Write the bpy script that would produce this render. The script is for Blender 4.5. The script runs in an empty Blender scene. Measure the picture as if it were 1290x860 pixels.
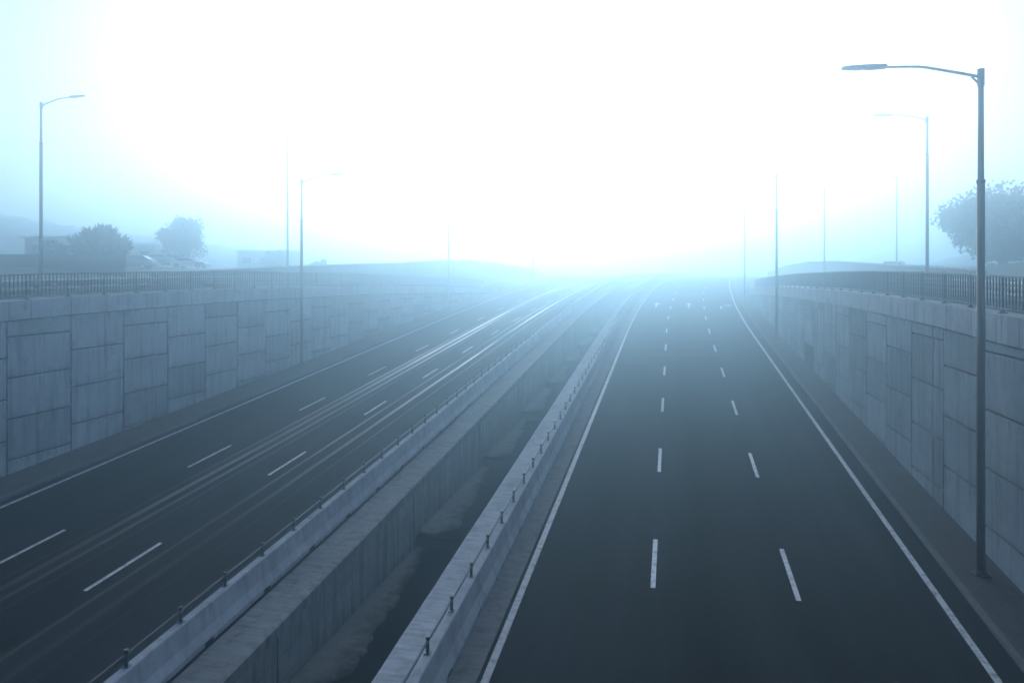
import bpy, math, random
from mathutils import Vector, noise
R = math.radians
random.seed(11)
sc = bpy.context.scene
COL = sc.collection

# ------------------------------------------------------------------ layout
H0, SLOPE = -9.62, .06854          # road plane under the camera, ramp gradient
CREST0, CREST1 = 100., 158.

def lerp_table(t, x):
    if x <= t[0][0]: return t[0][1]
    for (a, b), (c, d) in zip(t, t[1:]):
        if x <= c:
            return b + (d - b) * (x - a) / (c - a)
    return t[-1][1]

def zroad(Y):
    if Y <= CREST0: return H0 + SLOPE * Y
    z = H0 + SLOPE * CREST0
    L = CREST1 - CREST0
    t = min(Y, CREST1) - CREST0
    return z + SLOPE * (t - t * t / (2 * L))

GT = [(-60, -1.35), (0, -1.3), (15, -1.2), (22, -1.1), (26, -1.0), (30, -.95), (36, -.9), (42, -.9), (50, -.96),
      (56, -1.0), (66, -1.17), (80, -1.47), (93, -1.8), (105, -2.1)]
def zbank(Y):                       # level of the streets beside the underpass
    if Y <= 105: return lerp_table(GT, Y)
    a = zroad(Y) - .05
    if Y < 125:
        t = (Y - 105) / 20.
        return -2.1 * (1 - t) + a * t
    return a

def shift(Y):
    if Y < 62: return 0.
    t = Y - 62
    return 1.25 * (t / 45.) ** 2 if t < 100 else 1.25 * (100 / 45.) ** 2 + (t - 100) * .12

def W(X, Y):                        # lateral position -> world x
    return X + shift(Y) - .00045 * (6.6 - X) * (min(Y, 100) - 15)

# ------------------------------------------------------------------ helpers
def frange(a, b, s):
    n = max(1, int(round((b - a) / s)))
    return [a + (b - a) * i / n for i in range(n + 1)]

class MB:
    def __init__(s):
        s.v = []; s.f = []; s.uv = []; s.smooth = False
    def quad(s, pts, uv=None):
        n = len(s.v); s.v += [tuple(p) for p in pts]
        s.f.append(tuple(range(n, n + len(pts))))
        s.uv.append(uv or [(0, 0)] * len(pts))
    def box(s, c, d, rz=0.):
        cx, cy, cz = c; hx, hy, hz = d[0] / 2, d[1] / 2, d[2] / 2
        ca, sa = math.cos(rz), math.sin(rz)
        n = len(s.v)
        for k in range(8):
            x = hx if k & 1 else -hx; y = hy if k & 2 else -hy; z = hz if k & 4 else -hz
            s.v.append((cx + x * ca - y * sa, cy + x * sa + y * ca, cz + z))
        for q in ((0, 2, 3, 1), (4, 5, 7, 6), (0, 1, 5, 4), (2, 6, 7, 3), (0, 4, 6, 2), (1, 3, 7, 5)):
            s.f.append(tuple(n + i for i in q)); s.uv.append([(0, 0)] * 4)
    def hexa(s, p):                 # 8 points: bottom ring 0-3, top ring 4-7
        n = len(s.v); s.v += [tuple(q) for q in p]
        for q in ((3, 2, 1, 0), (4, 5, 6, 7), (0, 1, 5, 4), (1, 2, 6, 5), (2, 3, 7, 6), (3, 0, 4, 7)):
            s.f.append(tuple(n + i for i in q)); s.uv.append([(0, 0)] * 4)
    def bar(s, a, b, w, h):         # rectangular bar between two points, h along z
        a = Vector(a); b = Vector(b); d = (b - a).normalized()
        sd = d.cross(Vector((0, 0, 1)))
        if sd.length < 1e-4: sd = Vector((1, 0, 0))
        sd.normalize(); up = sd.cross(d).normalized()
        p = []
        for q in (a, b):
            for i, j in ((-1, -1), (1, -1), (1, 1), (-1, 1)):
                p.append(q + sd * (w / 2 * i) + up * (h / 2 * j))
        s.hexa(p)
    def tube(s, pts, rad, n=10, caps=True):
        pts = [Vector(p) for p in pts]
        if not hasattr(rad, '__len__'): rad = [rad] * len(pts)
        base = len(s.v); prev = None
        for i, p in enumerate(pts):
            d = (pts[min(i + 1, len(pts) - 1)] - pts[max(i - 1, 0)]).normalized()
            if prev is None:
                u = d.cross(Vector((0, 1, 0)))
                if u.length < .1: u = d.cross(Vector((1, 0, 0)))
            else:
                u = prev - d * prev.dot(d)
            u.normalize(); prev = u; w = d.cross(u)
            for k in range(n):
                a = 2 * math.pi * k / n
                s.v.append(tuple(p + (u * math.cos(a) + w * math.sin(a)) * rad[i]))
        for i in range(len(pts) - 1):
            for k in range(n):
                a = base + i * n + k; b = base + i * n + (k + 1) % n
                s.f.append((a, b, b + n, a + n)); s.uv.append([(0, 0)] * 4)
        if caps:
            s.f.append(tuple(base + k for k in reversed(range(n)))); s.uv.append([(0, 0)] * n)
            e = base + (len(pts) - 1) * n
            s.f.append(tuple(e + k for k in range(n))); s.uv.append([(0, 0)] * n)
    def loft(s, prof, ys, closed=False, caps=False, z=zroad, uvs=True):
        """prof: list of (X, dz) or function Y -> list; swept along the road"""
        P = prof if callable(prof) else (lambda Y: prof)
        base = len(s.v); n = len(P(ys[0])); rows = []
        for Y in ys:
            pr = P(Y); rows.append(pr); z0 = z(Y)
            for X, dz in pr: s.v.append((W(X, Y), Y, z0 + dz))
        m = n if closed else n - 1
        run = [0.]
        for k in range(1, n + 1):
            a = rows[0][k - 1]; b = rows[0][k % n]
            run.append(run[-1] + math.hypot(b[0] - a[0], b[1] - a[1]))
        for i in range(len(ys) - 1):
            for k in range(m):
                a = base + i * n + k; b = base + i * n + (k + 1) % n
                s.f.append((a, b, b + n, a + n))
                if uvs == 'run':
                    u0, u1 = run[k], run[k + 1]
                else:
                    u0, u1 = rows[i][k][0], rows[i][(k + 1) % n][0]
                s.uv.append([(u0, ys[i]), (u1, ys[i]), (u1, ys[i + 1]), (u0, ys[i + 1])])
        if caps:
            s.f.append(tuple(base + k for k in range(n))); s.uv.append([(0, 0)] * n)
            e = base + (len(ys) - 1) * n
            s.f.append(tuple(e + k for k in reversed(range(n)))); s.uv.append([(0, 0)] * n)
    def build(s, name, mat, parent=None, smooth=False, fix=True):
        me = bpy.data.meshes.new(name)
        o = bpy.data.objects.new(name, me)
        off = Vector((0, 0, 0))
        p = parent
        while p is not None:
            off += p.location; p = p.parent
        me.from_pydata([tuple(Vector(v) - off) for v in s.v], [], s.f)
        l = me.uv_layers.new(name='UVMap')
        flat = [c for uv in s.uv for t in uv for c in t]
        if len(flat) == len(l.data) * 2: l.data.foreach_set('uv', flat)
        me.update()
        if fix:
            import bmesh
            bm = bmesh.new(); bm.from_mesh(me)
            bmesh.ops.recalc_face_normals(bm, faces=bm.faces)
            bm.to_mesh(me); bm.free()
        if smooth:
            me.polygons.foreach_set('use_smooth', [True] * len(me.polygons))
        me.materials.append(mat)
        COL.objects.link(o)
        if parent: o.parent = parent
        return o

def tag(o, label=None, cat=None, group=None, kind=None):
    if label: o['label'] = label
    if cat: o['category'] = cat
    if group: o['group'] = group
    if kind: o['kind'] = kind
    return o
def thing(name, loc, label, cat, group=None):
    o = bpy.data.objects.new(name, None); COL.objects.link(o)
    o.location = loc; o.empty_display_size = .2
    return tag(o, label, cat, group)
def struct(mb, name, mat, smooth=False, fix=False):
    o = mb.build(name, mat, None, smooth, fix)
    o['kind'] = 'structure'
    return o

# ------------------------------------------------------------------ materials
class NT:
    def __init__(s, name):
        s.m = bpy.data.materials.new(name); s.m.use_nodes = True
        s.t = s.m.node_tree; s.b = s.t.nodes['Principled BSDF']
    def n(s, typ, **kw):
        nd = s.t.nodes.new(typ)
        for k, v in kw.items():
            if k in nd.inputs: nd.inputs[k].default_value = v
            else: setattr(nd, k, v)
        return nd
    def l(s, a, b): s.t.links.new(a, b)
    def noise(s, vec, scale, detail=5, rough=.55, stretch=None):
        if stretch:
            mp = s.n('ShaderNodeMapping'); s.l(vec, mp.inputs['Vector']); mp.inputs['Scale'].default_value = stretch
            vec = mp.outputs[0]
        nd = s.n('ShaderNodeTexNoise', Scale=scale, Detail=detail, Roughness=rough)
        s.l(vec, nd.inputs['Vector']); return nd.outputs['Fac']
    def ramp(s, fac, stops):
        r = s.n('ShaderNodeValToRGB'); e = r.color_ramp.elements
        while len(e) > 1: e.remove(e[-1])
        e[0].position = stops[0][0]; c = stops[0][1]
        g = lambda c: (c, c, c, 1) if not hasattr(c, '__len__') else (*c, 1)
        e[0].color = g(c)
        for p, c in stops[1:]:
            x = e.new(p); x.color = g(c)
        s.l(fac, r.inputs[0]); return r.outputs[0]
    def math(s, op, a, b=None):
        nd = s.n('ShaderNodeMath', operation=op)
        for i, v in enumerate((a, b)):
            if v is None: continue
            if isinstance(v, (int, float)): nd.inputs[i].default_value = v
            else: s.l(v, nd.inputs[i])
        return nd.outputs[0]
    def mix(s, fac, a, b, mode='MIX'):
        nd = s.n('ShaderNodeMix', data_type='RGBA', blend_type=mode)
        for i, v in ((0, fac), (6, a), (7, b)):
            if isinstance(v, (int, float)): nd.inputs[i].default_value = v
            elif isinstance(v, tuple): nd.inputs[i].default_value = (*v, 1)
            else: s.l(v, nd.inputs[i])
        return nd.outputs[2]
    def bump(s, h, strength, dist=.01):
        nd = s.n('ShaderNodeBump', Strength=strength, Distance=dist)
        s.l(h, nd.inputs['Height']); s.l(nd.outputs[0], s.b.inputs['Normal'])
    def pos(s): return s.n('ShaderNodeNewGeometry').outputs['Position']
    def uv(s): return s.n('ShaderNodeTexCoord').outputs['UV']
    def done(s, col=None, rough=None, spec=.5, metal=0.):
        for k, v in (('Base Color', col), ('Roughness', rough)):
            if v is None: continue
            if isinstance(v, tuple): s.b.inputs[k].default_value = (*v, 1)
            elif isinstance(v, (int, float)): s.b.inputs[k].default_value = v
            else: s.l(v, s.b.inputs[k])
        s.b.inputs['Specular IOR Level'].default_value = spec
        s.b.inputs['Metallic'].default_value = metal
        return s.m

def asphalt(name, tracks, x0, x1, base=(.021, .0235, .025), light_trails=()):
    """tracks: (X, half width, tone) long wear bands; light_trails: narrow smooth, pale stripes painted as headlight trails"""
    k = NT(name); uv = k.uv(); p = k.pos()
    sx = k.n('ShaderNodeSeparateXYZ'); k.l(uv, sx.inputs[0])
    t = k.math('MULTIPLY', k.math('SUBTRACT', sx.outputs[0], x0), 1 / (x1 - x0))
    # wide wear bands
    fine = k.noise(p, 38, 3, .7)
    blot = k.noise(uv, .35, 5, .6, (1.2, .16, 1))
    strk = k.noise(uv, 2.6, 4, .6, (1., .012, 1))
    f = k.mix(.35, blot, strk)
    col = k.ramp(f, [(.3, tuple(c * .5 for c in base)), (.5, base), (.7, tuple(c * 1.75 for c in base))])
    col = k.mix(.55, col, k.ramp(fine, [(.3, .34), (.5, .5), (.72, .74)]), 'OVERLAY')
    rough = k.ramp(f, [(.3, .95), (.7, .85)])
    st = [(0, .5)]
    for X, hw, tone in sorted(tracks):
        c = (X - x0) / (x1 - x0); h = hw / (x1 - x0)
        st += [(max(0.001, c - h), .5), (c, tone), (min(.999, c + h), .5)]
    r = k.ramp(t, st)
    dbl = k.n('ShaderNodeMix', data_type='RGBA', blend_type='ADD'); dbl.inputs[0].default_value = 1.
    k.l(r, dbl.inputs[6]); k.l(r, dbl.inputs[7])
    col = k.mix(1., col, dbl.outputs[2], 'MULTIPLY')
    # sealed seams and fine cracks
    vo = k.n('ShaderNodeTexVoronoi', feature='DISTANCE_TO_EDGE', Scale=.16)
    wob = k.n('ShaderNodeTexNoise', Scale=.9, Detail=5.); k.l(p, wob.inputs['Vector'])
    add = k.n('ShaderNodeVectorMath', operation='MULTIPLY_ADD'); k.l(wob.outputs['Color'], add.inputs[0]); add.inputs[1].default_value = (2.2, 2.2, 0); k.l(p, add.inputs[2])
    k.l(add.outputs[0], vo.inputs['Vector'])
    ck = k.math('MULTIPLY', k.ramp(vo.outputs['Distance'], [(0., .75), (.006, .0)]), k.ramp(k.noise(p, .12, 3), [(.45, 0.), (.6, 1.)]))
    col = k.mix(ck, col, tuple(c * .35 for c in base))
    patch = k.ramp(k.noise(uv, .5, 2, .4, (1., .35, 1)), [(.62, 0.), (.635, .45)])
    col = k.mix(patch, col, tuple(c * .72 for c in base))
    if light_trails:
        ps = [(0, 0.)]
        for X, hw, a in sorted(light_trails):
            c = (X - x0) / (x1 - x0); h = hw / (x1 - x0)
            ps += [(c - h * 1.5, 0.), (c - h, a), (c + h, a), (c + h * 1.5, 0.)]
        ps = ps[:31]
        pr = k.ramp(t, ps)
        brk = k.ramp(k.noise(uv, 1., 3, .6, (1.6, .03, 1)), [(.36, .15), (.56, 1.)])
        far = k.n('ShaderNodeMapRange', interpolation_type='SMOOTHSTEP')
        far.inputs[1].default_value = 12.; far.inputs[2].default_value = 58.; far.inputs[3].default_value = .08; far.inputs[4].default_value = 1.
        k.l(sx.outputs[1], far.inputs[0])             # the painted light trails strengthen towards the crest
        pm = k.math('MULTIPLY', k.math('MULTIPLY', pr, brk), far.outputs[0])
        col = k.mix(pm, col, (.82, .77, .70))  # headlight trails painted into the road colour as warm pale stripes
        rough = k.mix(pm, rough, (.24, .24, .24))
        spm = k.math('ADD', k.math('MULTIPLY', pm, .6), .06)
    k.bump(fine, .35, .006)
    k.done(col, rough, .06)
    if light_trails: k.l(spm, k.b.inputs['Specular IOR Level'])
    return k.m

def concrete(name, base, dark, scale=1., stain=.5, rand=True, rough=.85, brush=0., warm=(.16, .12, .075), streak=1., edge=False, boards=False):
    k = NT(name); p = k.pos()
    big = k.noise(p, .55 * scale, 5, .6)
    mid = k.noise(p, 3.2 * scale, 6, .65)
    fine = k.noise(p, 40 * scale, 3, .6)
    run = k.noise(p, 1., 5, .65, (3.2, 3.2, .22))          # vertical water runs
    col = k.ramp(big, [(.25, tuple(c * .78 for c in base)), (.55, base), (.8, tuple(c * 1.15 for c in base))])
    col = k.mix(.5, col, k.ramp(mid, [(.3, .36), (.5, .5), (.72, .6)]), 'OVERLAY')
    rn = k.ramp(run, [(.50, 0.), (.74, stain * streak)])
    col = k.mix(rn, col, dark)
    bl = k.ramp(k.noise(p, 1.25 * scale, 6, .7), [(.60, 0.), (.72, stain * .7)])
    col = k.mix(bl, col, dark)
    br = k.ramp(k.noise(p, .8 * scale, 4, .6, (1, 1, 2.)), [(.60, 0.), (.75, .28)])
    col = k.mix(br, col, warm)
    if rand:
        oi = k.n('ShaderNodeObjectInfo')
        col = k.mix(1., col, k.ramp(oi.outputs['Random'], [(0, .66), (.35, .88), (1, 1.)]), 'MULTIPLY')
    if edge:                                     # grime running down from the joint above, moss at the foot
        uv = k.uv(); sp = k.n('ShaderNodeSeparateXYZ'); k.l(uv, sp.inputs[0])
        top = k.ramp(sp.outputs[1], [(.55, 0.), (.97, .8), (1., 1.)])
        ed = k.math('MULTIPLY', top, k.ramp(k.noise(p, 1., 5, .7, (6., 6., .5)), [(.5, 0.), (.66, .85)]))
        col = k.mix(ed, col, dark)
        lowm = k.ramp(sp.outputs[1], [(0., .55), (.14, 0.)])
        ed2 = k.math('MULTIPLY', lowm, k.ramp(k.noise(p, 2.2, 5, .7), [(.42, 0.), (.6, .8)]))
        col = k.mix(ed2, col, (.13, .12, .09))
    if boards:                                   # formwork panel joints left in cast concrete
        uv = k.uv(); bk = k.n('ShaderNodeTexBrick', Scale=1.)
        bk.offset = .5; k.l(uv, bk.inputs['Vector'])
        sw = k.n('ShaderNodeMapping'); sw.inputs['Rotation'].default_value = (0, 0, R(90)); k.l(uv, sw.inputs['Vector']); k.l(sw.outputs[0], bk.inputs['Vector'])
        bk.inputs['Color1'].default_value = (.52, .52, .52, 1); bk.inputs['Color2'].default_value = (.42, .42, .42, 1)
        bk.inputs['Mortar'].default_value = (.2, .2, .2, 1); bk.inputs['Mortar Size'].default_value = .012
        bk.inputs['Brick Width'].default_value = 1.25; bk.inputs['Row Height'].default_value = .62
        col = k.mix(.75, col, bk.outputs[0], 'OVERLAY')
    h = fine
    if brush:
        uv = k.uv()
        b = k.noise(uv, 2., 4, .6, (.5, 4.2, 1))
        col = k.mix(brush, col, k.ramp(b, [(.3, .28), (.5, .5), (.7, .68)]), 'OVERLAY')
        h = k.mix(.6, fine, b)
    k.bump(h, .4, .01)
    return k.done(col, rough, .3)

def metal_paint(name, col, rough=.45, rust=0., metal=0.):
    k = NT(name); p = k.pos()
    n = k.noise(p, 3.5, 5, .65, (1, 1, .35))
    c = k.ramp(n, [(.3, tuple(x * .7 for x in col)), (.7, tuple(x * 1.25 for x in col))])
    if rust:
        rr = k.ramp(k.noise(p, 2.2, 6, .7, (1.3, 1.3, .5)), [(.47, 0.), (.62, rust)])
        c = k.mix(rr, c, (.13, .065, .03))
    return k.done(c, rough, .5, metal)

def plain(name, col, rough=.6, metal=0., spec=.5, var=.2, scale=6.):
    k = NT(name); n = k.noise(k.pos(), scale, 4)
    c = k.ramp(n, [(.3, tuple(x * (1 - var) for x in col)), (.7, tuple(min(1, x * (1 + var)) for x in col))])
    return k.done(c, rough, spec, metal)

def paint_line(name, col=(.70, .71, .71)):
    k = NT(name); p = k.pos()
    w = k.noise(p, 5., 6, .7); f2 = k.noise(p, 60, 3, .6)
    c = k.ramp(w, [(.30, tuple(x * .28 for x in col)), (.52, col)])
    c = k.mix(.4, c, k.ramp(f2, [(.3, .35), (.6, .55)]), 'OVERLAY')
    return k.done(c, .55, .4)

def leafy(name, a, b):
    k = NT(name); n = k.noise(k.pos(), 1.1, 4)
    c = k.ramp(n, [(.3, a), (.7, b)])
    return k.done(c, .7, .2)

M = {}
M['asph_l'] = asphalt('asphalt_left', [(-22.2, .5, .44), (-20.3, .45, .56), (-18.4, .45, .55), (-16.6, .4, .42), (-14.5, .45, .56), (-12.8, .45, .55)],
                      -26., -10., light_trails=[(-18.3, .05, .8), (-17.85, .10, 1.), (-17.3, .06, .9), (-16.8, .03, .6), (-14.9, .06, .8), (-14.2, .08, .9), (-13.5, .035, .6)])
M['asph_r'] = asphalt('asphalt_right', [(-2.9, .55, .66), (-1.3, .5, .64), (.75, .95, .20), (2.25, .4, .60), (3.9, .55, .66), (5.5, .5, .64)], -5., 8.)
M['asph_up'] = plain('asphalt_upper', (.055, .056, .058), .8, var=.25)
M['panel'] = concrete('wall_panel_concrete', (.60, .64, .645), (.17, .18, .185), .9, .7, edge=True)
M['panel_shaded'] = concrete('wall_panel_shaded_concrete', (.32, .365, .385), (.08, .09, .095), .9, .75, edge=True)  # right wall's weaker light put into a darker base colour
M['panel_brown'] = concrete('wall_panel_brown', (.15, .135, .125), (.07, .06, .05), .9, .6)
M['coping'] = concrete('coping_concrete', (.60, .635, .64), (.17, .175, .18), 1.3, .6, rand=False)
M['coping_shaded'] = concrete('coping_shaded_concrete', (.40, .415, .43), (.10, .105, .11), 1.3, .7, rand=False)  # right coping darkened too, same shade painted into its colour
M['gap'] = plain('joint_backing', (.035, .04, .045), .9)
M['jersey'] = concrete('barrier_concrete', (.50, .51, .515), (.13, .135, .14), 1.2, .5, rand=False)
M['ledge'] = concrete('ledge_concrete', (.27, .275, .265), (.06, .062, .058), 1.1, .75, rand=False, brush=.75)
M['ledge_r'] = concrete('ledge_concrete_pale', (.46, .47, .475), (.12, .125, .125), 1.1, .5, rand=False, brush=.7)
M['chan'] = concrete('channel_concrete', (.34, .35, .34), (.05, .055, .05), .8, .8, rand=False, streak=1., boards=True)
M['gutter'] = concrete('gutter_concrete', (.19, .195, .19), (.05, .05, .048), 1.5, .8, rand=False, brush=.5)
M['silt'] = concrete('silt', (.17, .175, .165), (.05, .055, .05), 2., .7, rand=False, rough=.9)
def silt_wet(m):
    t = m.node_tree; b = t.nodes['Principled BSDF']; src = b.inputs['Base Color'].links[0].from_socket
    k = NT.__new__(NT); k.m = m; k.t = t; k.b = b
    sp = k.n('ShaderNodeSeparateXYZ'); k.l(k.uv(), sp.inputs[0])
    w = k.math('ADD', sp.outputs[0], k.math('MULTIPLY', k.math('SUBTRACT', k.noise(k.pos(), 2.4, 6, .7), .5), 1.5))
    k.l(k.mix(k.ramp(w, [(.42, 0.), (.95, 1.)]), src, (.008, .009, .009)), b.inputs['Base Color'])
silt_wet(M['silt'])
M['wet'] = plain('wet_bed', (.003, .004, .004), .9, var=.5, scale=2.)
M['kerb'] = concrete('kerb_concrete', (.15, .155, .155), (.06, .06, .06), 2., .5, rand=False)
def paving(name, base):
    k = NT(name); uv = k.uv(); p = k.pos()
    br = k.n('ShaderNodeTexBrick', Scale=1.)
    br.inputs['Color1'].default_value = (*base, 1); br.inputs['Color2'].default_value = (*[c * .75 for c in base], 1)
    br.inputs['Mortar'].default_value = (*[c * .4 for c in base], 1)
    br.inputs['Mortar Size'].default_value = .012; br.inputs['Brick Width'].default_value = .22; br.inputs['Row Height'].default_value = .12
    k.l(uv, br.inputs['Vector'])
    bl = k.noise(p, 1.1, 6, .65)
    c = k.mix(.8, br.outputs[0], k.ramp(bl, [(.3, .3), (.5, .5), (.7, .62)]), 'OVERLAY')
    k.bump(br.outputs['Fac'], -.3, .008)
    return k.done(c, .85, .3)
M['pave_r'] = paving('paving_right', (.085, .083, .078))
M['pave_l'] = paving('paving_left', (.13, .13, .12))
M['line'] = paint_line('road_paint')
M['line_dim'] = paint_line('road_paint_worn', (.42, .43, .44))
M['rail'] = metal_paint('railing_paint', (.055, .085, .105), .5)
M['hrail'] = metal_paint('handrail_paint', (.055, .075, .085), .5)
M['galv'] = metal_paint('galvanised_steel', (.30, .32, .33), .5, 0., .6)
M['pole'] = metal_paint('lamp_pole_steel', (.10, .105, .11), .55, .85, .25)
M['pole_up'] = metal_paint('lamp_pole_upper', (.19, .21, .225), .5, .25, .3)
M['head'] = plain('lamp_housing', (.12, .15, .18), .45)
M['lens'] = plain('lamp_lens', (.55, .6, .62), .2, var=.05)
M['grass'] = plain('ground_grass', (.05, .06, .04), .95, var=.5, scale=.4)
M['wood'] = leafy('woodland_foliage', (.018, .03, .022), (.045, .06, .04))
M['leaf'] = leafy('tree_foliage', (.014, .024, .016), (.04, .055, .032))
M['bark'] = plain('bark', (.05, .042, .035), .9, var=.4)
M['dwall'] = plain('dark_wall', (.04, .055, .05), .85, var=.3, scale=1.5)
M['render'] = plain('pale_render', (.55, .55, .53), .8, var=.08, scale=1.)
M['roof'] = plain('pale_roof', (.62, .63, .63), .7, var=.1)
M['carw'] = plain('white_car_paint', (.75, .76, .77), .4, var=.03)
M['cars'] = plain('silver_car_paint', (.45, .47, .49), .3, var=.03)
M['card'] = plain('dark_car_paint', (.08, .09, .11), .5, var=.05)
M['glass'] = plain('car_glass', (.02, .025, .03), .08, var=.1)
M['tyre'] = plain('tyre_rubber', (.02, .02, .02), .8)
M['rim'] = plain('wheel_rim', (.4, .41, .42), .35, .8)
M['taill'] = plain('tail_lamp', (.35, .03, .03), .3)
def water():
    k = NT('water'); n = k.noise(k.pos(), 1.6, 3)
    k.bump(n, .12, .02)
    return k.done((.003, .004, .004), .6, .0)
M['water'] = water()

# ------------------------------------------------------------------ ground sheet, roads, pavements
YS = frange(-30, 105, 2.5) + frange(107, 200, 3) + frange(215, 420, 15)
CUT_L, CUT_R, CUT_END = -26.0, 9.15, 215.
def hill_l(x, y):                    # rise of the land away from the road
    d = -38. - x
    r = 0. if d < 0 else min(d * .1, 2.6)
    return r
def zg_left(x, y): return zbank(y) + hill_l(x, y)
def zg_right(x, y):
    d = x - 19.5
    return zbank(y) + (0 if d < 0 else min(d * .22, 2.6))

g = MB()
XL = [-420, -300, -220, -160, -120, -95, -80, -70, -60, -52, -46, -40, -36, -32, -29, CUT_L]
XR = [CUT_R, 12, 15, 19, 23, 27, 32, 38, 45, 55, 70, 90, 120, 170, 240, 330, 420]
def mid_z(Y):
    return zroad(Y) - 4.6 if Y < CUT_END else zroad(Y) - .18
cols = [('L', x) for x in XL] + [('M', CUT_L), ('M', CUT_R)] + [('R', x) for x in XR]
n = len(cols)
for Y in YS:
    for kd, x in cols:
        xx = W(x, Y) if abs(x) < 40 else x
        if kd == 'L': z = zg_left(x, Y) - .02
        elif kd == 'R': z = zg_right(x, Y) - .02
        else: z = mid_z(Y)
        g.v.append((xx, Y, z))
for i in range(len(YS) - 1):
    for k in range(n - 1):
        a = i * n + k
        g.f.append((a, a + 1, a + 1 + n, a + n)); g.uv.append([(0, 0)] * 4)
struct(g, 'ground', M['grass'])

RY = frange(-30, 105, 3) + frange(107, 330, 3)
def strip(name, X0, X1, mat, dz=0., ys=RY, z=zroad, cuts=2):
    m = MB(); m.loft([(X0 + (X1 - X0) * i / cuts, dz) for i in range(cuts + 1)], ys, z=z)
    return struct(m, name, mat)
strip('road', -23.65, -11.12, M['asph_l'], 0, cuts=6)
strip('road', -4.10, 7.32, M['asph_r'], 0, cuts=6)
strip('gutter', -4.72, -4.102, M['gutter'], .01, cuts=2)
# pavements with kerbs
m = MB(); m.loft([(-23.55, -.1), (-23.55, .11), (-23.57, .13), (-23.69, .13), (-23.69, -.1)], RY); struct(m, 'kerb', M['kerb'])
strip('sidewalk', -25.7, -23.692, M['pave_l'], .125, cuts=3)
m = MB(); m.loft([(7.20, -.1), (7.20, .10), (7.22, .12), (7.34, .12), (7.34, -.1)], RY); struct(m, 'kerb', M['kerb'])
strip('sidewalk', 7.342, 8.9, M['pave_r'], .115, cuts=3)
# painted lines
def line(X, w, y0, y1, dz=.005, mat='line'):
    m = MB(); m.loft([(X - w / 2, dz), (X + w / 2, dz)], frange(y0, y1, 1.5 if y1 - y0 < 20 else 3)); return struct(m, 'road_marking', M[mat])
line(-3.92, .17, -20, 250, mat='line_dim'); line(6.56, .16, -20, 250)
line(-23.08, .16, -20, 250); line(-11.5, .13, -20, 250, mat='line_dim')
for X, s in ((-.55, 19.2), (3.08, 19.25)):
    for k in range(-2, 11): line(X, .13, s + 9.03 * k, s + 9.03 * k + 2.95)
for X, s in ((-19.25, 25.35), (-15.46, 25.12)):
    for k in range(-2, 12): line(X, .13, s + 9.03 * k, s + 9.03 * k + 2.95)
def arrow(X, Y, turn=0):
    m = MB(); dz = .006
    P = lambda x, y: (W(X + x, Y + y), Y + y, zroad(Y + y) + dz)
    if not turn:
        m.quad([P(-.1, 0), P(.1, 0), P(.1, 3.2), P(-.1, 3.2)])
        m.quad([P(-.45, 3.2), P(.45, 3.2), P(0, 5.)])
    else:
        m.quad([P(-.1, 0), P(.1, 0), P(.1, 2.6), P(-.1, 2.6)])
        m.quad([P(-.1, 2.6), P(.1, 2.6), P(.7, 3.3), P(.6, 3.6)])
        m.quad([P(.45, 3.9), P(.95, 2.9), P(1.35, 4.1)])
    struct(m, 'road_marking', M['line'])
arrow(-2.2, 84); arrow(1.4, 84); arrow(4.9, 83, 1)

# upper streets beside the underpass
UY = frange(-30, 105, 3) + frange(107, 150, 3)
def up(name, X0, X1, mat, dz):
    m = MB(); m.loft([(X0 + (X1 - X0) * i / 3, dz) for i in range(4)], UY, z=zbank); return struct(m, name, mat)
up('sidewalk', -28.6, -26.35, M['pave_l'], .02); up('road', -37.5, -28.602, M['asph_up'], .004)
up('sidewalk', 9.5, 11.4, M['pave_r'], .02); up('road', 11.402, 18.5, M['asph_up'], .004)

# ------------------------------------------------------------------ drainage channel between the carriageways
CY = frange(-20, 120, 1.0)
DEPTH_STEP = 9.55
def bed_z(Y):
    k = math.floor((Y - 25.3) / DEPTH_STEP)          # level bed, stepping up along the ramp
    return -9.86 + (.46 * k + max(0, k) * .03 if k < 8 else 3.92 + .25 * min(k - 8, 6))
def chan_wall(name, side, label):
    root = thing(name, (W(-9.4 if side < 0 else -6.3, 15), 15, zroad(15)), label, 'channel wall')
    s = side
    if s < 0: xe, xo = -9.42, -10.50                  # ledge edge, outer side under the barrier
    else: xe, xo = -6.30, -5.10
    mat = M['ledge'] if s < 0 else M['ledge_r']
    cap = MB()
    def prof(Y):
        w = noise.noise(Vector((s * 7, Y * .7, 0))) * .012 + noise.noise(Vector((s * 3, Y * 2.9, 4))) * .008
        z = noise.noise(Vector((Y * .4, s, 2))) * .012
        e = xe - s * w
        return [(xo, -.05), (xo, .0 + z * .2), (e - s * -.0 + s * -.0 + (xo - xe) * .06, z), (e, -.03 + z), (e, -.30), (xe + (xo - xe) * .1, -.32), (xo, -.32)]
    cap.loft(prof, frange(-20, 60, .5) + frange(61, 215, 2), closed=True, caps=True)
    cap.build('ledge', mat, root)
    wall = MB(); xw = xe + (xo - xe) * .085
        # wall in bays split by dark vertical joints
    edges = [25.3 + DEPTH_STEP * k for k in range(-5, 20)]
    for a, b in zip(edges, edges[1:]):
        wall.loft(lambda Y: [(xw, -.33), (xw, -3.4), (xo, -3.4), (xo, -.33)], frange(a + .035, b - .035, 1.5), closed=True, caps=True, uvs='run')
    wall.build('wall', M['chan'], root)
    bk = MB(); bk.loft([(xw + (xo - xw) * .12, -.33), (xw + (xo - xw) * .12, -3.3), (xo, -3.3)], frange(-20, 215, 3)); bk.build('joint_backing', M['gap'], root)
    return root
chan_wall('channel_wall', -1, 'stained concrete channel wall with weathered brown ledge, beside the dark water')
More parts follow.
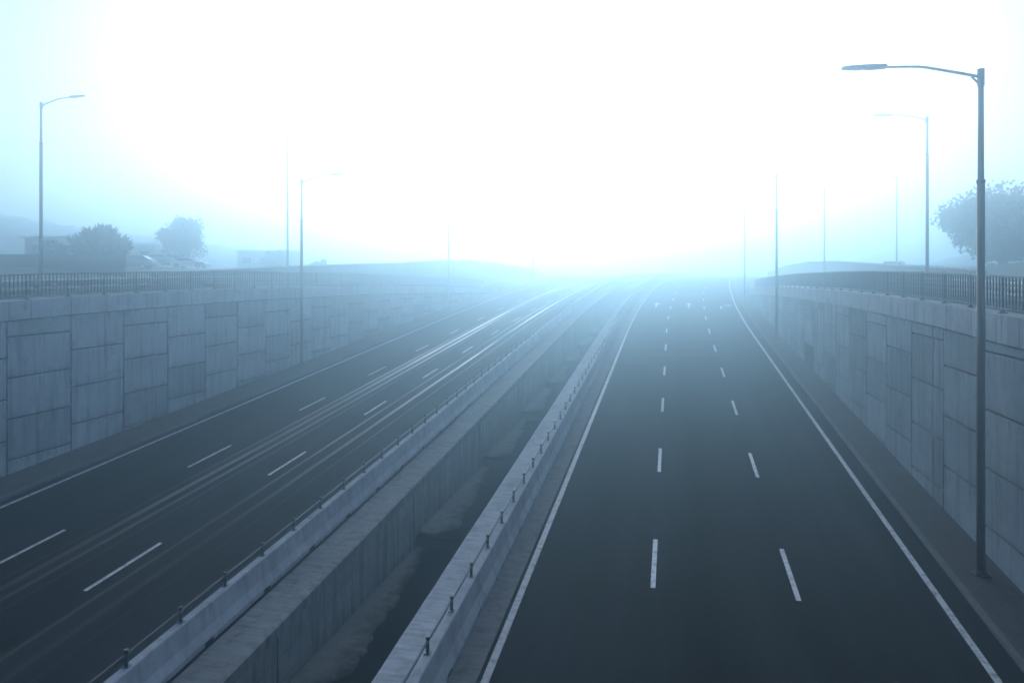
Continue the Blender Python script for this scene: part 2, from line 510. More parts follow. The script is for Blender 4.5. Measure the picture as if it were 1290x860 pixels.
chan_wall('channel_wall', 1, 'channel wall topped by a pale brushed concrete ledge beside the lower barrier')
bed = MB(); wat = MB()
for k in range(-5, 19):
    a, b = 25.3 + DEPTH_STEP * k, 25.3 + DEPTH_STEP * (k + 1)
    z = bed_z(a + .5); z2 = bed_z(b + .5)
    P = lambda X, Y, zz: (W(X, Y), Y, zz)
    bed.quad([P(-9.4, a, z), P(-6.2, a, z), P(-6.2, b, z), P(-9.4, b, z)])
    bed.quad([P(-9.4, b, z), P(-6.2, b, z), P(-6.2, b, z2), P(-9.4, b, z2)])
    wat.quad([P(-9.35, a + .05, z + .03), P(-6.25, a + .05, z + .03), P(-6.25, b - .02, z + .03), P(-9.35, b - .02, z + .03)])
struct(bed, 'channel_bed', M['wet']); struct(wat, 'water', M['water'])
# dried silt bank along the foot of the channel wall, one per bay
for k in range(-2, 7):
    a, b = 25.3 + DEPTH_STEP * k, 25.3 + DEPTH_STEP * (k + 1)
    z = bed_z(a + .5); s = MB(); nu = 7
    ys = frange(a + .1, b - .05, .07)
    for Y in ys:
        t = (Y - a) / DEPTH_STEP
        wd = 1.5 * (1 - .68 * t) + .28 * noise.noise(Vector((Y * .55, k * 3.1, 0))) + .16 * noise.noise(Vector((Y * 1.9, k, 5))) + .09 * noise.noise(Vector((Y * 5.3, k, 9))) + .06 * noise.noise(Vector((Y * 11.7, k, 2)))
        if t < .12: wd *= (.35 + t / .12 * .65)
        wd = max(.07, wd)
        for u in range(nu):
            q = u / (nu - 1)
            X = -9.36 + wd * q
            s.v.append((W(X, Y), Y, z + .13 * (1 - q) ** .8 + .012 + .02 * noise.noise(Vector((X * 3, Y * 3, 1)))* (1 - q) + (.02 if q < 1 else -.03)))
    for i in range(len(ys) - 1):
        for u in range(nu - 1):
            c = i * nu + u; s.f.append((c, c + 1, c + 1 + nu, c + nu))
            a0, a1 = u / (nu - 1), (u + 1) / (nu - 1); s.uv.append([(a0, 0), (a1, 0), (a1, 1), (a0, 1)])
    struct(s, 'silt_bank', M['silt'], True)

# ------------------------------------------------------------------ concrete barriers with handrail
def barrier(Xc, label):
    y0, y1 = -12., 205.
    root = thing('road_barrier', (W(Xc, y0), y0, zroad(y0)), label, 'barrier')
    hb, ht, h = .27, .10, .80
    notch = [14.62 + 2.46 * k for k in range(-9, 40)]
    ys = []
    for a in frange(y0, y1, 1.23): ys.append((a, 0))
    for nn in notch:
        w = .16
        ys += [(nn - w, 0), (nn - w + .004, 1), (nn + w - .004, 1), (nn + w, 0)]
    ys = sorted(ys)
    ys = [q for i, q in enumerate(ys) if i == 0 or q[0] - ys[i - 1][0] > .002]
    flag = {q[0]: q[1] for q in ys}
    def prof(Y):
        d = .17 if flag.get(Y) else 0.
        e = .006 * noise.noise(Vector((Y * 1.3, Xc, 0)))
        r = [(hb - d, 0.), (hb - d, .085), (hb + e, .09), (hb + e, .12), (.165, .33), (ht + .012, h - .02), (ht - .01, h)]
        return [(Xc + x, z) for x, z in r] + [(Xc - x, z) for x, z in reversed(r)]
    b = MB(); b.loft(prof, [q[0] for q in ys], closed=True, caps=True)
    b.build('barrier_body', M['jersey'], root)
    posts = [14.0 + 1.652 * k for k in range(-8, 78)]
    rb = MB()
    px = Xc - .02
    rb.tube([(W(px, Y), Y, zroad(Y) + h + .25) for Y in posts], .031, 8)
    rb.build('handrail', M['hrail'], root, True)
    for Y in posts:
        p = MB(); z = zroad(Y) + h
        x = W(px, Y)
        p.box((x, Y, z + .006), (.14, .14, .012))
        p.tube([(x, Y, z + .012), (x, Y, z + .335)], .04, 8)
        p.tube([(x, Y, z + .33), (x, Y, z + .352)], .047, 8)
        p.build('post', M['hrail'], root)
    return root
barrier(-10.87, 'pale concrete road barrier with thin handrail beside the wide stained ledge')
barrier(-4.985, 'pale concrete road barrier with thin handrail between ledge and empty three-lane road')

# ------------------------------------------------------------------ retaining walls of precast panels
def retaining(side, label):
    L = side < 0
    X = -25.55 if L else 8.62
    y0, y1 = (-14.3, 103.5) if L else (-12.7, 96.)
    pitch, y_ref, ph = (3.1, 22.9, 1.63) if L else (3.23, 22.8, 1.65)
    cop = .76
    root = thing('retaining_wall', (W(X, y0), y0, zroad(y0)), label, 'retaining wall')
    sgn = 1 if L else -1              # front direction along +x for the left wall
    def q(Y, z, d): return (W(X, Y) - sgn * d, Y, z)
    jobs = []
    k0 = int(math.floor((y0 - y_ref) / pitch)); k1 = int((y1 - y_ref) / pitch)
    for k in range(k0, k1 + 1):
        a, b = y_ref + k * pitch, y_ref + (k + 1) * pitch
        b = min(b, y1)
        odd = k % 2
        zt = (-2.5 if not odd else -3.33) if L else (-3.0 if not odd else -3.85)
        levels = [zt + ph * i for i in range(4, -6, -1)]
        parts = [(a, b)]
        rr = random.Random(k * 7 + side)
        if not L and k in (1, 6, 7, 9, 11, 13, 14, 16):
            f = rr.choice((.3, .36, .62)); parts = [(a, a + (b - a) * f), (a + (b - a) * f, b)]
            if k == 7: parts = [(a, a + pitch * .27), (a + pitch * .27, a + pitch * .58), (a + pitch * .58, b)]
        for (pa, pb) in parts:
            top = lambda Y: zbank(Y) - cop - .055
            bot = lambda Y: zroad(Y) + .03
            for hi, lo in zip(levels, levels[1:]):
                T = [min(hi - .028, top(pa)), min(hi - .028, top(pb))]
                B = [max(lo + .028, bot(pa)), max(lo + .028, bot(pb))]
                if T[0] - B[0] < .02 and T[1] - B[1] < .02: continue
                # clip: keep a sliver out
                T = [max(t, bb + .004) for t, bb in zip(T, B)]
                jobs.append((pa + .03, pb - .03, T, B, k))
    def panel(mb, job):
        a, b, T, B, k = job
        c = .018
        rr = random.Random(int(a * 100) + int(B[0] * 10)); dd = rr.uniform(-.006, .006)
        o = [(a, B[0]), (b, B[1]), (b, T[1]), (a, T[0])]
        cc = min(c, (T[0] - B[0]) * .3, (T[1] - B[1]) * .3)
        i = [(a + c, B[0] + cc), (b - c, B[1] + cc), (b - c, T[1] - cc), (a + c, T[0] - cc)]
        n = len(mb.v)
        mb.v += [q(y, z, .16) for y, z in o] + [q(y, z, c + dd) for y, z in o] + [q(y, z, dd) for y, z in i]
        for j in range(4):
            e = (j + 1) % 4
            mb.f.append((n + j, n + e, n + 4 + e, n + 4 + j)); mb.uv.append([(0, 0)] * 4)
            mb.f.append((n + 4 + j, n + 4 + e, n + 8 + e, n + 8 + j)); mb.uv.append([(0, 0)] * 4)
        mb.f.append((n + 8, n + 9, n + 10, n + 11)); mb.uv.append([(0, 0), (1, 0), (1, 1), (0, 1)])
        mb.f.append((n + 3, n + 2, n + 1, n)); mb.uv.append([(0, 0)] * 4)
    def size(j):
        ym = max(8, (j[0] + j[1]) / 2)
        vis = 1 if j[1] > 18 else .001
        return vis * (j[1] - j[0]) * (j[2][0] - j[3][0]) / ym ** 2
    jobs.sort(key=size, reverse=True)
    brown = [j for j in jobs if not L and 48 < j[0] < 52]
    brown = sorted(brown, key=lambda j: j[3][0])[:1]
    rest = MB()
    for i, j in enumerate(jobs):
        if i < 98:
            mb = MB(); panel(mb, j)
            o = mb.build('wall_panel', M['panel_brown'] if j in brown else (M['panel'] if L else M['panel_shaded']), root)
            if j in brown: o['label'] = 'dull brown panel at the foot of the wall'
        else: panel(rest, j)
    if rest.v:
        o = rest.build('wall_panel', M['panel'] if L else M['panel_shaded'], root); o['kind'] = 'stuff'
    back = MB()
    ys = frange(y0, y1, 2)
    back.loft(lambda Y: [(X - sgn * .1, zroad(Y) - .3), (X - sgn * .1, zbank(Y) - cop), (X - sgn * .45, zbank(Y) - cop), (X - sgn * .45, zroad(Y) - .3)], ys, closed=True, caps=True, z=lambda Y: 0.)
    back.build('backing', M['gap'], root)
    cp = MB(); Y = y0
    while Y < y1 - .2:
        e = min(Y + 1.005, y1)
        a, b = Y + .018, e - .018
        f = sgn * .10
        pts = []
        for z0 in (-cop, 0):
            for yy, dx in ((a, f), (b, f), (b, -sgn * .62), (a, -sgn * .62)):
                pts.append((W(X, yy) + dx, yy, zbank(yy) + z0))
        cp.hexa(pts)
        Y += 1.005
    # bevelled look: thin drip lip under blocks
    cp.build('coping', M['coping'] if L else M['coping_shaded'], root)
    fl = MB(); fl.loft([(X - sgn * .12, -cop - .06), (X + sgn * .05, -cop + .04), (X + sgn * .05, -.03), (X - sgn * .6, -.03)], frange(y0, y1, 2), z=zbank)
    fl.build('coping_core', M['gap'], root)
    return root
retaining(-1, 'long grey retaining wall of large concrete panels beside the three lanes with painted light trails')
retaining(1, 'blue-grey retaining wall of concrete panels behind the near lamp post, with paved verge')

# ------------------------------------------------------------------ railings on the copings
def railing(side, label):
    L = side < 0
    X = -25.75 if L else 8.86
    p0 = 23.9 if L else 23.3
    yE = 98. if L else 92.
    posts = []
    Y = p0 - 2.07 * 9
    pt = 2.075 if L else 2.2
    while Y < yE: posts.append(Y); Y += pt
    root = thing('railing', (W(X, posts[0]), posts[0], zbank(posts[0])), label, 'railing')
    def q(Y, z): return (W(X, Y), Y, zbank(Y) + z)
    for Y in posts:
        m = MB(); x, y, z = q(Y, 0)
        m.box((x, y, z + .53), (.06, .06, 1.06)); m.box((x, y, z + .012), (.20, .16, .024)); m.box((x, y, z + .05), (.10, .09, .06))
        m.build('post', M['rail'], root)
    for a, b in zip(posts, posts[1:]):
        m = MB()
        m.bar(q(a + .03, 1.02), q(b - .03, 1.02), .06, .05)
        m.bar(q(a + .03, .13), q(b - .03, .13), .05, .04)
        nb = 11
        for i in range(1, nb):
            yy = a + (b - a) * i / nb
            x, y, z = q(yy, 0)
            m.box((x, y, z + .575), (.04, .036, .86))
        m.build('railing_panel', M['rail'], root)
    return root
railing(-1, 'long blue-grey steel railing standing on the coping across from the lamp posts and parked cars')
railing(1, 'dark steel railing along the coping behind the tallest lamp post')

def guardrail(side, label):
    L = side < 0
    X = -28.3 if L else 10.9
    sg = 1 if L else -1
    y0, y1 = 8., 62.
    root = thing('guardrail', (W(X, y0), y0, zbank(y0)), label, 'guardrail')
    for hz, nm in ((.50, 'beam'), (.12, 'lower_beam')):
        prof = [(0, hz - .16), (.03, hz - .15), (.08, hz - .10), (.08, hz - .05), (.02, hz - .01), (.02, hz + .01), (.08, hz + .05), (.08, hz + .10), (.03, hz + .15), (0, hz + .16), (-.008, hz + .16), (-.008, hz - .16)]
        m = MB(); m.loft([(X + sg * x, z + .08) for x, z in prof], frange(y0, y1, 2), closed=True, caps=True, z=zbank)
        m.build(nm, M['galv'], root)
    for Y in frange(y0 + .5, y1 - .5, 2.6):
        m = MB(); m.box((W(X, Y) - sg * .10, Y, zbank(Y) + .38), (.14, .20, .78)); m.build('post', M['hrail'], root)
guardrail(-1, 'double-beam steel guardrail behind the long railing opposite the lamp posts')
guardrail(1, 'double-beam steel guardrail behind the dark railing by the tallest lamp post')

# ------------------------------------------------------------------ street lamps
def lamp(x, y, z, h, adir, label, arm=2.42, az=0.):
    """adir: +1 arm towards +x, -1 towards -x"""
    root = thing('street_lamp', (x, y, z), label, 'street lamp', 'street lamps along the road')
    P = lambda u, zz, v=0.: (x + adir * (u * math.cos(az) - v * math.sin(az)), y + u * math.sin(az) + v * math.cos(az), z + zz)
    m = MB(); m.tube([P(0, 0), P(0, .03)], .24, 16); m.tube([P(0, .03), P(0, .10)], [.16, .125], 16)
    for k in range(4): a = math.pi / 4 + k * math.pi / 2; m.tube([P(.19 * math.cos(a), .03, .19 * math.sin(a)), P(.19 * math.cos(a), .08, .19 * math.sin(a))], .022, 6)
    m.build('base_plate', M['pole'], root)
    hs = h * .79
    m = MB(); m.tube([P(0, .03), P(0, hs)], [.106, .094], 18); m.tube([P(0, hs - .08), P(0, hs + .02)], [.108, .108], 18)
    lower = m.build('lower_pole', M['pole'], root, True)
    m = MB(); m.box(P(.0, .95), (.10, .23, .42)); m.build('service_door', M['pole'], lower)
    m = MB(); m.tube([P(0, hs + .02), P(0, h)], [.076, .068], 16); m.build('upper_pole', M['pole_up'], root, True)
    m = MB(); m.tube([P(0, h - .28), P(0, h + .18)], .088, 16)
    m.tube([P(.04, h - .22), P(.22, h - .02)], .03, 8)
    m.build('bracket', M['pole_up'], root)
    a = [P(.06, h - .02), P(.5, h + .10), P(arm * .55, h + .34), P(arm * .62, h + .365), P(arm, h + .39)]
    a = [P(.06, h - .02), P(arm * .2, h + .095), P(arm * .54, h + .30), P(arm * .62, h + .335), P(arm * .7, h + .35), P(arm, h + .385)]
    m = MB(); m.tube(a, [.042, .042, .04, .038, .036, .034], 10); m.build('arm', M['pole_up'], root, True)
    hd = MB(); u0, u1 = arm - .12, arm + 1.05
    zc = h + .40
    def ring(u, w, b, t): return [P(u, zc + b, -w), P(u, zc + b, w), P(u, zc + t, w * .8), P(u, zc + t, -w * .8)]
    rings = [ring(u0, .05, -.045, .05), ring(u0 + .05, .09, -.055, .06), ring(u0 + .46, .12, -.055, .065), ring(u0 + .58, .16, -.02, .06), ring(u1 - .10, .16, .0, .055), ring(u1, .12, .012, .035)]
    n0 = len(hd.v)
    for r in rings: hd.v += r
    for i in range(len(rings) - 1):
        for k in range(4):
            p = n0 + i * 4 + k; r = n0 + i * 4 + (k + 1) % 4
            hd.f.append((p, r, r + 4, p + 4)); hd.uv.append([(0, 0)] * 4)
    hd.f.append((0, 1, 2, 3)); hd.uv.append([(0, 0)] * 4); e = (len(rings) - 1) * 4
    hd.f.append((e + 3, e + 2, e + 1, e)); hd.uv.append([(0, 0)] * 4)
    head = hd.build('lamp_head', M['head'], root)
    ln = MB()
    ln.hexa([P(u0 + .64, zc - .052, -.11), P(u1 - .16, zc - .032, -.11), P(u1 - .16, zc - .032, .11), P(u0 + .64, zc - .052, .11),
             P(u0 + .64, zc - .028, -.12), P(u1 - .16, zc - .008, -.12), P(u1 - .16, zc - .008, .12), P(u0 + .64, zc - .028, .12)])
    ln.build('lens', M['lens'], head)
    return root
lamp(W(8.0, 21.4), 21.4, zroad(21.4) + .115, 13.35, -1, 'tallest rust-stained street lamp, rising close in front of the panelled wall')
lamp(W(8.0, 60.8), 60.8, zroad(60.8) + .115, 13.2, -1, 'pale street lamp at the foot of the wall, second along the empty road')
lamp(W(7.95, 94.7), 94.7, zroad(94.7) + .115, 13.2, -1, 'faint street lamp almost lost in fog at the far end of the panelled wall')
lamp(W(-24.9, 45.), 45., zroad(45.) + .125, 12.85, 1, 'pale street lamp in front of the long grey panel wall, clear in the fog', 2.3)
lamp(W(-24.75, 78.5), 78.5, zroad(78.5) + .125, 12.9, 1, 'barely visible street lamp near the far end of the long grey wall', 2.3)
lamp(W(-23.9, 117.), 117., zroad(117.) + .1, 12.5, 1, 'ghostly street lamp in the white fog past the end of the long railing', 2.3)
lamp(-39.9, 38.0, zg_left(-39.9, 38.0), 11.6, 1, 'slim grey street lamp standing before the dark boundary wall', 2.3)
lamp(-35.2, 60.0, zg_left(-35.2, 60), 13.6, 1, 'very faint tall street lamp on the upper street behind another lamp', 2.3)
lamp(16.6, 53.0, zg_right(16.6, 53), 11.4, -1, 'slim pale street lamp on the upper street beside the large spreading tree', 2.3)
lamp(17.6, 92.0, zg_right(17.6, 92), 12.0, -1, 'faint slim street lamp beyond the curved end of the dark railing', 2.3)
lamp(27.5, 99.0, zg_right(27.5, 99), 12.4, -1, 'faintest street lamp, deep in blue fog behind the parked van', 2.3)

# ------------------------------------------------------------------ trees
def tree(name, loc, rx, rz, zc, label, cat='tree', nclump=26, per=150, leaf=.22, spiky=0., seed=1, trunk=.16, group=None):
    rr = random.Random(seed)
    root = thing(name, loc, label, cat, group)
    x, y, z = loc
    t = MB()
    top = zc + rz * .25
    t.tube([(x, y, z - .1), (x + .06, y, z + zc * .3), (x - .05, y + .04, z + zc * .7), (x, y, z + top)], [trunk * 1.3, trunk, trunk * .8, trunk * .25], 8)
    cl = []
    for i in range(nclump):
        while True:
            d = Vector((rr.uniform(-1, 1), rr.uniform(-1, 1), rr.uniform(-1, 1)))
            if .35 < d.length < 1: break
        d = d.normalized() * (.42 + .52 * rr.random())
        c = Vector((x + d.x * rx, y + d.y * rx, z + zc + d.z * rz))
        cl.append((c, rr.uniform(.18, .44)))
    for c, s in cl:
        if rr.random() < .6:
            b = Vector((x, y, z + zc * rr.uniform(.45, .75)))
            t.tube([b, b.lerp(c, .5) + Vector((0, 0, .12)), c], [trunk * .4, trunk * .22, trunk * .06], 5)
    t.build('trunk', M['bark'], root, True)
    cr = MB()
    for c, s in cl:
        for i in range(per):
            d = Vector((rr.gauss(0, 1), rr.gauss(0, 1), rr.gauss(0, 1)))
            d = d.normalized() * (rr.random() ** .4)
            p = c + Vector((d.x * rx * s, d.y * rx * s, d.z * rz * s))
            l = leaf * rr.uniform(.6, 1.4)
            u = Vector((rr.gauss(0, 1), rr.gauss(0, 1), rr.gauss(0, 1))).normalized()
            if spiky:
                u = (u + (p - Vector((x, y, z + zc - rz * .8))).normalized() * 2 * spiky).normalized()
            w = u.orthogonal().normalized(); w.rotate(__import__('mathutils').Quaternion(u, rr.uniform(0, 6.28)))
            a = l * (1 + spiky); bb = l * .45 / (1 + spiky * .6)
            cr.quad([p - u * a * .5, p + w * bb, p + u * a * .6, p - w * bb])
    cr.build('crown', M['leaf'], root, fix=False)
    return root
tree('spiky_bush', (-50.7, 54.4, zg_left(-50.7, 54.4)), 2.3, 2.0, 1.9, 'dark spiky-leaved bush rising behind the dark boundary wall', 'bush', 30, 150, .36, 1., 3, .12)
tree('round_tree', (-62.1, 80.2, zg_left(-62.1, 80.2)), 2.85, 2.95, 3.6, 'round ball-shaped tree standing behind the parked white car', 'tree', 70, 170, .24, 0., 5, .15)
tree('spreading_tree', (33.7, 84.6, zg_right(33.7, 84.6)), 6.5, 3.7, 3.9, 'large dark spreading tree with uneven crown behind the tallest lamp', 'tree', 95, 260, .36, 0., 9, .34)
tree('broad_tree', (41., 86.0, zg_right(41., 86)), 6., 3., 2.8, 'dark low broad tree merging with the hill at the edge', 'tree', 44, 200, .32, 0., 12, .2)
for i, (x, y, r, lb) in enumerate([(-54.6, 90., 2.2, 'low bushy shrub in fog between the white car and the lamp'),
                                   (-49.5, 93., 1.7, 'smaller faint shrub in fog close by the faint tall lamp'),
                                   (-54.0, 52.5, 1.5, 'small shrub in front of the pale flat-roofed cabin')]):
    tree('shrub', (x, y, zg_left(x, y)), r, r * .75, r * .8, lb, 'shrub', 22, 120, .26, .2, 20 + i, .08)

# ------------------------------------------------------------------ woods on the hillsides
def woods(name, fn, x0, x1, y0, y1, step, seed):
    """undulating wooded slope as a closed canopy surface with tree-sized bumps"""
    m = MB(); xs = frange(x0, x1, step); ys = frange(y0, y1, step); n = len(xs)
    for Y in ys:
        for X in xs:
            h = fn(X, Y)
            v = Vector((X * .16, Y * .16, seed))
            if h > -1:
                h += 2.6 * abs(noise.noise(v)) + 1.1 * abs(noise.noise(v * 2.7)) + .5 * noise.noise(v * 6.1)
            m.v.append((X + .7 * noise.noise(v * 3.1), Y + .7 * noise.noise(v * 3.3 + Vector((9, 0, 0))), h))
    for i in range(len(ys) - 1):
        for k in range(n - 1):
            c = i * n + k; m.f.append((c, c + 1, c + 1 + n, c + n)); m.uv.append([(0, 0)] * 4)
    return struct(m, name, M['wood'])
def smooth(a, b, x):
    t = max(0, min(1, (x - a) / (b - a))); return t * t * (3 - 2 * t)
woods('hill', lambda x, y: -2.2 + 12.4 * smooth(-100, -150, x) * smooth(5, 40, y) * (1 - .45 * smooth(90, 210, y)) + 3.2 * smooth(-98, -108, x), -215, -96, 0, 240, 1.5, 1.)
woods('hill', lambda x, y: -2.2 + 12 * smooth(64, 110, x) * smooth(5, 40, y) * (1 - .5 * smooth(80, 200, y)) + 3.6 * smooth(60, 70, x), 58, 180, 10, 240, 1.5, 7.)

# ------------------------------------------------------------------ boundary wall, buildings, parapets
def bwall():
    a = Vector((-88., 40.0)); b = Vector((-45.8, 51.7))
    zb = zg_left(b.x, b.y)
    root = thing('boundary_wall', (b.x, b.y, zb), 'dark solid boundary wall with an end post, in front of the spiky bush', 'wall')
    m = MB(); n = 12
    d = (b - a); nrm = Vector((-d.y, d.x)).normalized() * .12
    for i in range(n):
        p = a + d * (i / n); q = a + d * ((i + 1) / n)
        z0 = min(zg_left(p.x, p.y), zg_left(q.x, q.y)) - .2
        pts = []
        for zz in (z0, 1.55 + .35 * 0):
            for w, sg in ((p, -1), (q, -1), (q, 1), (p, 1)):
                pts.append((w.x + nrm.x * sg, w.y + nrm.y * sg, zz))
        m.hexa(pts)
    m.build('wall_face', M['dwall'], root)
    m = MB()
    m.bar((a.x, a.y, 1.60), (b.x, b.y, 1.60), .34, .1); m.build('cap', M['dwall'], root)
    m = MB(); m.box((b.x + .1, b.y, (zb + 1.95) / 2 - .1), (.14, .14, 1.95 - zb + .2)); m.build('end_post', M['dwall'], root)
bwall()
def building(x, y, w, d, h, rz, label, win=3, z=None):
    z = zg_left(x, y) if z is None else z
    root = thing('building', (x, y, z), label, 'building')
    ca, sa = math.cos(rz), math.sin(rz)
    T = lambda u, v, k: (x + u * ca - v * sa, y + u * sa + v * ca, z + k)
    m = MB(); m.box(T(0, 0, h / 2 - .2), (w, d, h + .4), rz); m.build('wall', M['render'], root)
    m = MB(); m.box(T(0, 0, h + .12), (w + .7, d + .7, .24), rz); m.build('roof', M['roof'], root)
    for i in range(win):
        u = -w / 2 + w * (i + .5) / win
        m = MB(); m.box(T(u, -d / 2 - .01, h * .55), (w / win * .5, .06, h * .35), rz); f = m.build('window', M['roof'], root)
        m = MB(); m.box(T(u, -d / 2 - .035, h * .55), (w / win * .5 - .12, .03, h * .35 - .12), rz); m.build('pane', M['glass'], f)
    return root
building(-63.2, 63.5, 6.5, 4., 2.3, .22, 'pale low cabin with flat roof, half hidden by the boundary wall and bush', 2)
building(-74., 85.7, 8., 5., 3.0, .22, 'faint pale building in fog, beside the round tree', 3)
building(-64., 104., 9., 5., 3.0, .2, 'very faint low building in fog beyond the white car', 3)

def parapet(pts, label, h=1.3):
    z0 = pts[0][2]
    root = thing('parapet_wall', pts[0], label, 'parapet')
    m = MB(); c = MB()
    for a, b in zip(pts, pts[1:]):
        a = Vector(a); b = Vector(b); up_ = Vector((0, 0, 1))
        n = (b - a).cross(up_).normalized() * .15
        m.hexa([a - n - up_ * 3.6, b - n - up_ * 3.6, b + n - up_ * 3.6, a + n - up_ * 3.6, a - n + up_ * (h - .12), b - n + up_ * (h - .12), b + n + up_ * (h - .12), a + n + up_ * (h - .12)])
        n = n * 1.4
        c.hexa([a - n + up_ * (h - .118), b - n + up_ * (h - .118), b + n + up_ * (h - .118), a + n + up_ * (h - .118), a - n + up_ * h, b - n + up_ * h, b + n + up_ * h, a + n + up_ * h])
    m.build('wall_face', M['gutter'], root); c.build('cap', M['jersey'], root)
parapet([(-36.5, 44, -1.0), (-34.8, 59.7, -.35), (-33.3, 70, .0), (-32.3, 80, .28), (-31.5, 92, .75), (-31., 106, 1.0), (-31., 125, .8), (-31., 150, .1), (-32., 180, -1.2)], 'pale ramp parapet rising in fog behind the far half of the long railing', 1.1)
parapet([(18.9, 50, -.8), (19.1, 55, -.65), (19.5, 66, -.35), (20.0, 78, -.05), (20.3, 98.6, .6), (20., 115, .8), (19.5, 137, .4), (20., 165, -.8)], 'faint curved ramp parapet in fog behind the dark railing', 1.1)

# ------------------------------------------------------------------ parked cars
def car(x, y, z, rz, label, paint, van=False, cat='car'):
    root = thing('parked_van' if van else 'parked_car', (x, y, z), label, cat)
    root.rotation_euler = (0, 0, 0)
    ca, sa = math.cos(rz), math.sin(rz)
    T = lambda u, v, k: (x + u * ca - v * sa, y + u * sa + v * ca, z + k)
    if van:
        low = [(-2.4, .35), (-2.4, 1.0), (-1.9, 1.12), (2.35, 1.12), (2.4, 1.0), (2.4, .35)]
        top = [(-1.75, 1.12), (-.95, 1.95), (2.2, 1.98), (2.34, 1.12)]
        W2, wt = .92, .80
    else:
        low = [(-2.15, .3), (-2.2, .6), (-2.05, .78), (-1.0, .93), (1.5, .98), (2.1, .95), (2.2, .7), (2.15, .32)]
        top = [(-1.0, .93), (-.25, 1.38), (.75, 1.45), (1.25, 1.38), (1.95, .97)]
        W2, wt = .86, .64
    b = MB()
    def extr(mb, pr, w0, w1, z0=None):
        n = len(mb.v); k = len(pr)
        hz = max(p[1] for p in pr); lz = min(p[1] for p in pr)
        for s in (-1, 1):
            for u, v in pr:
                t = (v - lz) / (hz - lz + 1e-6)
                mb.v.append(T(u, s * (w0 + (w1 - w0) * t), v))
        for i in range(k):
            e = (i + 1) % k
            mb.f.append((n + i, n + e, n + k + e, n + k + i)); mb.uv.append([(0, 0)] * 4)
        mb.f.append(tuple(n + i for i in range(k))); mb.uv.append([(0, 0)] * k)
        mb.f.append(tuple(n + k + i for i in reversed(range(k)))); mb.uv.append([(0, 0)] * k)
    extr(b, low, W2, W2 * .95)
    extr(b, [(u, v - .001) for u, v in top], W2 * .93, wt)
    body = b.build('body', paint, root)
    gl = MB()
    # side windows and screens, proud of the cabin
    zs, zt = (1.2, 1.78) if van else (1.0, 1.34)
    u0, u1, u2, u3 = (-1.45, -.85, .2, .35) if van else (-.8, -.2, 1.15, 1.65)
    hz = top[1][1] if not van else 1.98; lz = top[0][1]
    for s in (-1, 1):
        wf = lambda v: s * (W2 * .93 + (wt - W2 * .93) * (v - lz) / ((1.98 if van else 1.45) - lz) + .012)
        gl.quad([T(u0, wf(zs), zs), T(u3, wf(zs), zs), T(u2, wf(zt), zt), T(u1, wf(zt), zt)])
    gl.build('side_window', M['glass'], root, fix=False)
    for nm, (a, c) in (('windscreen', (top[0], top[1])), ('rear_window', (top[-1], top[-2]))):
        g2 = MB(); e = .014 if nm == 'windscreen' else -.014
        g2.quad([T(a[0] * .94 + c[0] * .06 - e, -wt * 1.05, a[1] + .05), T(a[0] * .94 + c[0] * .06 - e, wt * 1.05, a[1] + .05),
                 T(a[0] * .1 + c[0] * .9 - e, wt * .9, c[1] - .05), T(a[0] * .1 + c[0] * .9 - e, -wt * .9, c[1] - .05)])
        g2.build(nm, M['glass'], root, fix=False)
    for u in (low[0][0] + .85, low[-1][0] - .8):
        for s in (-1, 1):
            w = MB(); c = T(u, s * (W2 - .10), .32); c2 = T(u, s * (W2 + .04), .32)
            w.tube([c, c2], .32, 16); wo = w.build('wheel', M['tyre'], root)
            w = MB(); w.tube([c2, T(u, s * (W2 + .05), .32)], .2, 12); w.build('rim', M['rim'], wo)
    for s in (-1, 1):
        w = MB(); e = low[-1][0] + .02
        w.box(T(e, s * W2 * .72, .78 if not van else .95), (.06, .3, .16), rz); w.build('tail_light', M['taill'], root)
        w = MB(); e = low[0][0] + .03
        w.box(T(e, s * W2 * .72, .62 if not van else .8), (.06, .3, .14), rz); w.build('headlight', M['lens'], root)
    return root
car(-58.4, 76.9, zg_left(-58.4, 76.9), R(191), 'white parked saloon car beside the round tree behind the railing', M['carw'])
car(-62.4, 75.6, zg_left(-62.4, 75.6), R(16), 'silver in front of the round tree, facing away from the white car', M['cars'])
car(-53.6, 61.6, zg_left(-53.6, 61.6), R(20), 'dark parked car by the end post of the boundary wall', M['card'])
car(26.3, 96.3, zg_right(26.3, 96.3), R(60), 'pale parked van in blue fog beyond the dark railing', M['carw'], True, 'van')
car(23.3, 96.0, zg_right(23.3, 96), R(40), 'dark parked car beside the pale van in fog', M['card'])

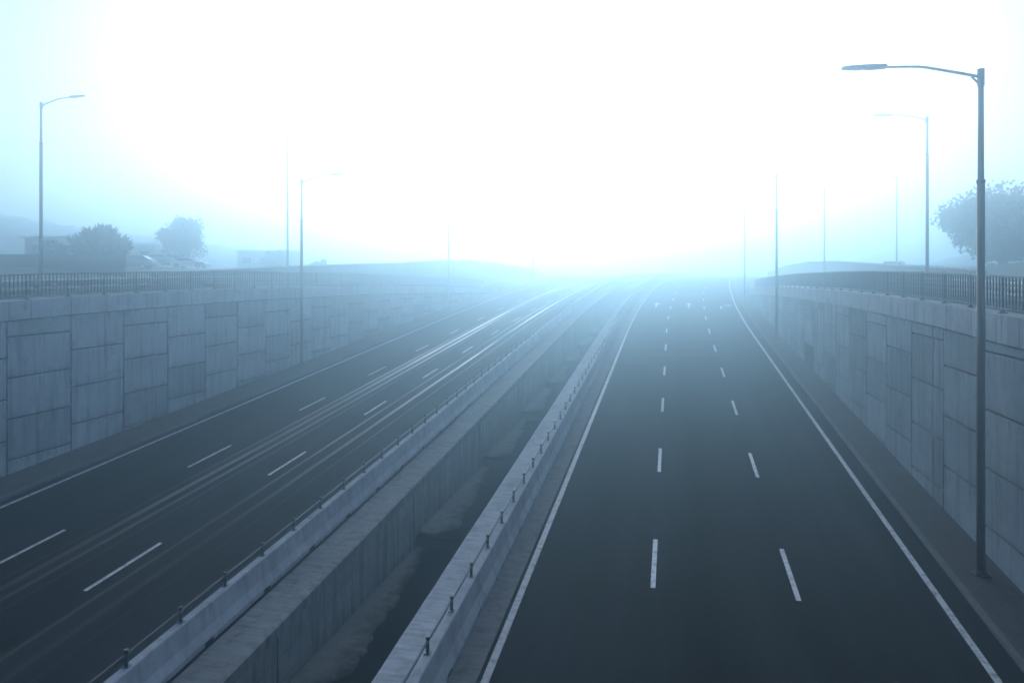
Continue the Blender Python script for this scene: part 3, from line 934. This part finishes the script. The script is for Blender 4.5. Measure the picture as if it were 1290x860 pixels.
# ------------------------------------------------------------------ fog
HZ = dict(dens=.013, aniso=.9, col=(.69, .90, 1.))
m = MB(); m.box((-10, 190, 0.05), (900, 620, 34.9))
hz = m.build('haze', bpy.data.materials.new('haze'), None)
hz['kind'] = 'stuff'
hm = hz.data.materials[0]; hm.use_nodes = True; t = hm.node_tree
for nd in list(t.nodes): t.nodes.remove(nd)
out = t.nodes.new('ShaderNodeOutputMaterial'); vol = t.nodes.new('ShaderNodeVolumePrincipled')
vol.inputs['Color'].default_value = (*HZ['col'], 1); vol.inputs['Density'].default_value = HZ['dens']
vol.inputs['Anisotropy'].default_value = HZ['aniso']
t.links.new(vol.outputs[0], out.inputs['Volume'])

# ------------------------------------------------------------------ light
SUN_EL, SUN_AZ = R(12.5), R(-10.5)      # azimuth from +Y towards +X
sd = Vector((math.sin(SUN_AZ) * math.cos(SUN_EL), math.cos(SUN_AZ) * math.cos(SUN_EL), math.sin(SUN_EL)))
ld = bpy.data.lights.new('sun', 'SUN'); ld.energy = 1.5; ld.angle = R(90); ld.color = (1., .99, .97)
lo = bpy.data.objects.new('sun', ld); COL.objects.link(lo)
lo.rotation_euler = sd.to_track_quat('Z', 'Y').to_euler()
wd = bpy.data.worlds.new('World'); sc.world = wd; wd.use_nodes = True
nt = wd.node_tree; bg = nt.nodes['Background']
sky = nt.nodes.new('ShaderNodeTexSky'); sky.sky_type = 'NISHITA'; sky.sun_disc = False
sky.sun_elevation = SUN_EL; sky.sun_rotation = SUN_AZ
sky.air_density = .6; sky.dust_density = 7; sky.ozone_density = 4.6
nt.links.new(sky.outputs[0], bg.inputs[0]); bg.inputs[1].default_value = .15

# ------------------------------------------------------------------ camera
cd = bpy.data.cameras.new('camera'); cam = bpy.data.objects.new('camera', cd); COL.objects.link(cam)
F = 896.; cd.sensor_width = 36; cd.lens = F / 1290 * 36; cd.shift_y = -85 / 1290
cd.clip_start = .1; cd.clip_end = 3000
cam.location = (0, 0, 0)
cam.rotation_euler = (R(90), 0, math.atan(205 / F))
sc.camera = cam

sc.view_settings.view_transform = 'Standard'; sc.view_settings.look = 'None'
sc.view_settings.gamma = 1; sc.view_settings.exposure = .39
sc.render.engine = 'CYCLES'
cy = sc.cycles
cy.use_denoising = True
cy.max_bounces = 6; cy.diffuse_bounces = 2; cy.glossy_bounces = 2; cy.volume_bounces = 3; cy.transmission_bounces = 2
cy.sample_clamp_indirect = 8
